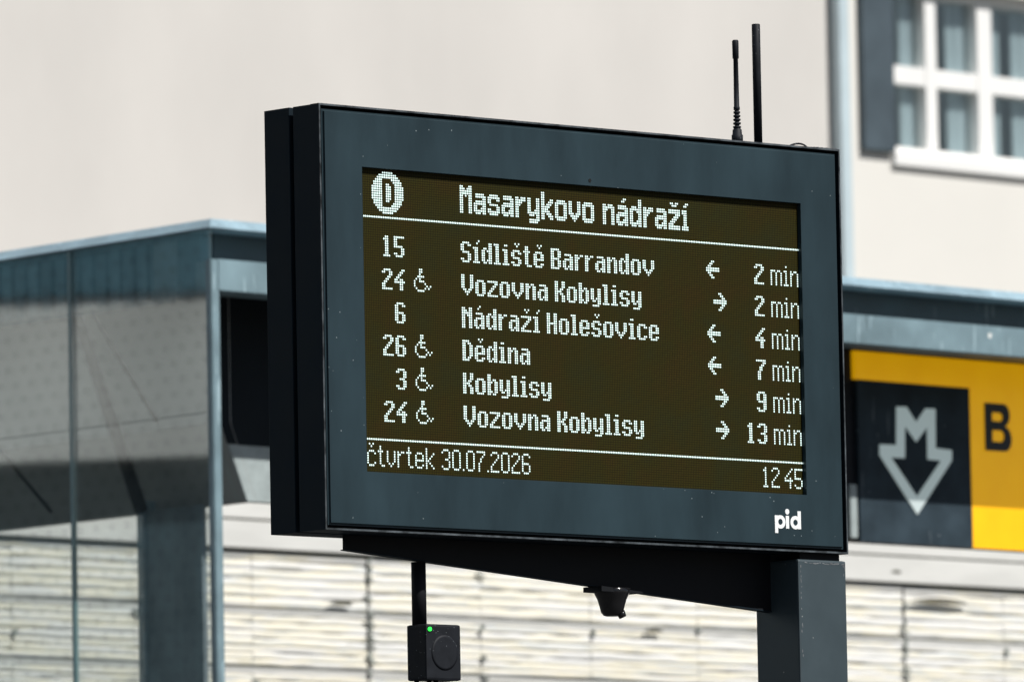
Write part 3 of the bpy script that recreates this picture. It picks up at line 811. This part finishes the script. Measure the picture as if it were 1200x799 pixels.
prism(bm, [BF.P(0.009, ZT - 0.6391, -0.0645), BF.P(1.0005, ZT - 0.7145, -0.0645), BF.P(1.0005, ZT - 0.7165, -0.0645), BF.P(0.009, ZT - 0.6407, -0.0645)],
          [BF.P(0.009, ZT - 0.6391, -0.0815), BF.P(1.0005, ZT - 0.7145, -0.0815), BF.P(1.0005, ZT - 0.7165, -0.0815), BF.P(0.009, ZT - 0.6407, -0.0815)])
mk('bottom_flange', bm, M_case, br)

# antennas and a loop of cable on the top edge
def lathe(bm, u, w_, prof, seg=16):
    rings = [[bm.verts.new(BF.P(u + r * math.cos(k * 2 * math.pi / seg), z, w_ + r * math.sin(k * 2 * math.pi / seg))) for k in range(seg)] for r, z in prof]
    for x, y in zip(rings, rings[1:]):
        for k in range(seg):
            f = bm.faces.new((x[k], x[(k + 1) % seg], y[(k + 1) % seg], y[k])); f.smooth = True
    bm.faces.new(rings[-1]); bm.faces.new(list(reversed(rings[0])))
za = Z1
prof = [(0.0100, za - 0.001), (0.0100, za + 0.0155), (0.0085, za + 0.0165), (0.0080, za + 0.025), (0.0060, za + 0.0265)]
z = za + 0.0275
for i in range(5):
    prof += [(0.0062 - 0.0002 * i, z), (0.0072 - 0.0003 * i, z + 0.0012), (0.0072 - 0.0003 * i, z + 0.0034), (0.0040, z + 0.0042), (0.0040, z + 0.0058)]
    z += 0.0065
prof += [(0.0056, z), (0.0056, z + 0.005), (0.0048, z + 0.006), (0.0042, za + 0.150), (0.0056, za + 0.151), (0.0058, za + 0.181), (0.0046, za + 0.1835)]
bm = bmesh.new(); lathe(bm, 0.9075, -0.03, prof); mk('whip_antenna', bm, M_black, bo)
bm = bmesh.new(); lathe(bm, 0.9585, -0.03, [(0.0074, za + 0.004), (0.0074, za + 0.2145), (0.0066, za + 0.2155)]); ra = mk('rod_antenna', bm, M_black, bo)
bm = bmesh.new(); lathe(bm, 0.9585, -0.03, [(0.0068, za - 0.001), (0.0068, za + 0.0045)]); mk('antenna_foot', bm, M_edge, ra)
bm = bmesh.new()
tube(bm, [BF.P(1.018 + 0.05 * i / 14, za + 0.0085 * math.sin(math.pi * (i / 14) ** 1.3) + (0.0 if i else -0.001), -0.02 - 0.004 * math.sin(i * 0.4)) for i in range(15)], 0.0017, 8)
mk('cable_loop', bm, M_black, bo)
bm = bmesh.new()
rg2 = random.Random(3)
for i in range(22):
    u = 1.05 + rg2.random() ** 0.6 * 0.068; s = rg2.uniform(0.0015, 0.0035)
    box(bm, BF, u, u + s, za - 0.0003, za + rg2.uniform(0.0008, 0.0022), -0.004 - s, 0.004)
mk('dirt_crumbs', bm, M_edge, bo)

# ------------------------------------------------------------------ box hanging on a rod under the bracket
hb = thing('speaker_box', 'small black speaker box with green light hanging on a rod under the display bracket', 'speaker', BF, 0.19, -0.07, ZT - 0.76)
zr = ZT - 0.6394 - 0.0763 * (0.176 + 0.0058) / 1.0066
bm = bmesh.new(); tube(bm, [BF.P(0.177, zr - 0.002, -0.073), BF.P(0.177, ZT - 0.763, -0.073)], 0.0125, 18, True); mk('hanging_rod', bm, M_brk, hb)
bm = bmesh.new(); box(bm, BF, 0.164, 0.243, ZT - 0.8565, ZT - 0.7615, -0.042, -0.092, 0.004); bx_ = mk('housing', bm, M_black, hb)
bm = bmesh.new(); tube(bm, [BF.P(0.2055, ZT - 0.8095, -0.0425), BF.P(0.2055, ZT - 0.8095, -0.0412), BF.P(0.2055, ZT - 0.8095, -0.0406)], [0.030, 0.030, 0.026], 28); mk('grille', bm, M_black, bx_)
bm = bmesh.new(); tube(bm, [BF.P(0.1715, ZT - 0.7705, -0.0425), BF.P(0.1715, ZT - 0.7705, -0.0395)], 0.0034, 14); mk('status_light', bm, M_green, bx_)
for u, w_, ln in ((0.170, -0.075, 0.09), (0.187, -0.062, 0.10), (0.200, -0.06, 0.085)):
    bm = bmesh.new(); tube(bm, [BF.P(u, ZT - 0.856, w_), BF.P(u + 0.001, ZT - 0.856 - ln * 0.5, w_), BF.P(u - 0.004, ZT - 0.856 - ln, w_ - 0.01)], 0.0042, 10); mk('cable', bm, M_brk, hb)

# ------------------------------------------------------------------ dome camera under the bracket
zd = lambda u: ZT - 0.6394 - 0.0763 * (u + 0.0058) / 1.0066
dc = thing('dome_camera', 'small black dome camera hanging under the sloping display bracket', 'camera', BF, 0.622, -0.07, zd(0.622))
bm = bmesh.new()
prism(bm, [BF.P(0.575, zd(0.575) - 0.001, -0.045), BF.P(0.672, zd(0.672) - 0.001, -0.045), BF.P(0.672, zd(0.672) - 0.004, -0.045), BF.P(0.575, zd(0.575) - 0.010, -0.045)],
          [BF.P(0.575, zd(0.575) - 0.001, -0.092), BF.P(0.672, zd(0.672) - 0.001, -0.092), BF.P(0.672, zd(0.672) - 0.004, -0.092), BF.P(0.575, zd(0.575) - 0.010, -0.092)])
mk('mounting_plate', bm, M_brk, dc)
zc = zd(0.622)
bm = bmesh.new(); lathe(bm, 0.622, -0.07, [(0.010, zc - 0.0475), (0.015, zc - 0.046), (0.0195, zc - 0.040), (0.022, zc - 0.030), (0.0255, zc - 0.018), (0.030, zc - 0.009), (0.033, zc + 0.0005)], 26)
mk('dome', bm, M_gloss, dc)
bm = bmesh.new(); tube(bm, [BF.P(0.632, zc - 0.040, -0.060), BF.P(0.636, zc - 0.0495, -0.058)], [0.008, 0.0065], 14); mk('lens', bm, M_gloss, dc)
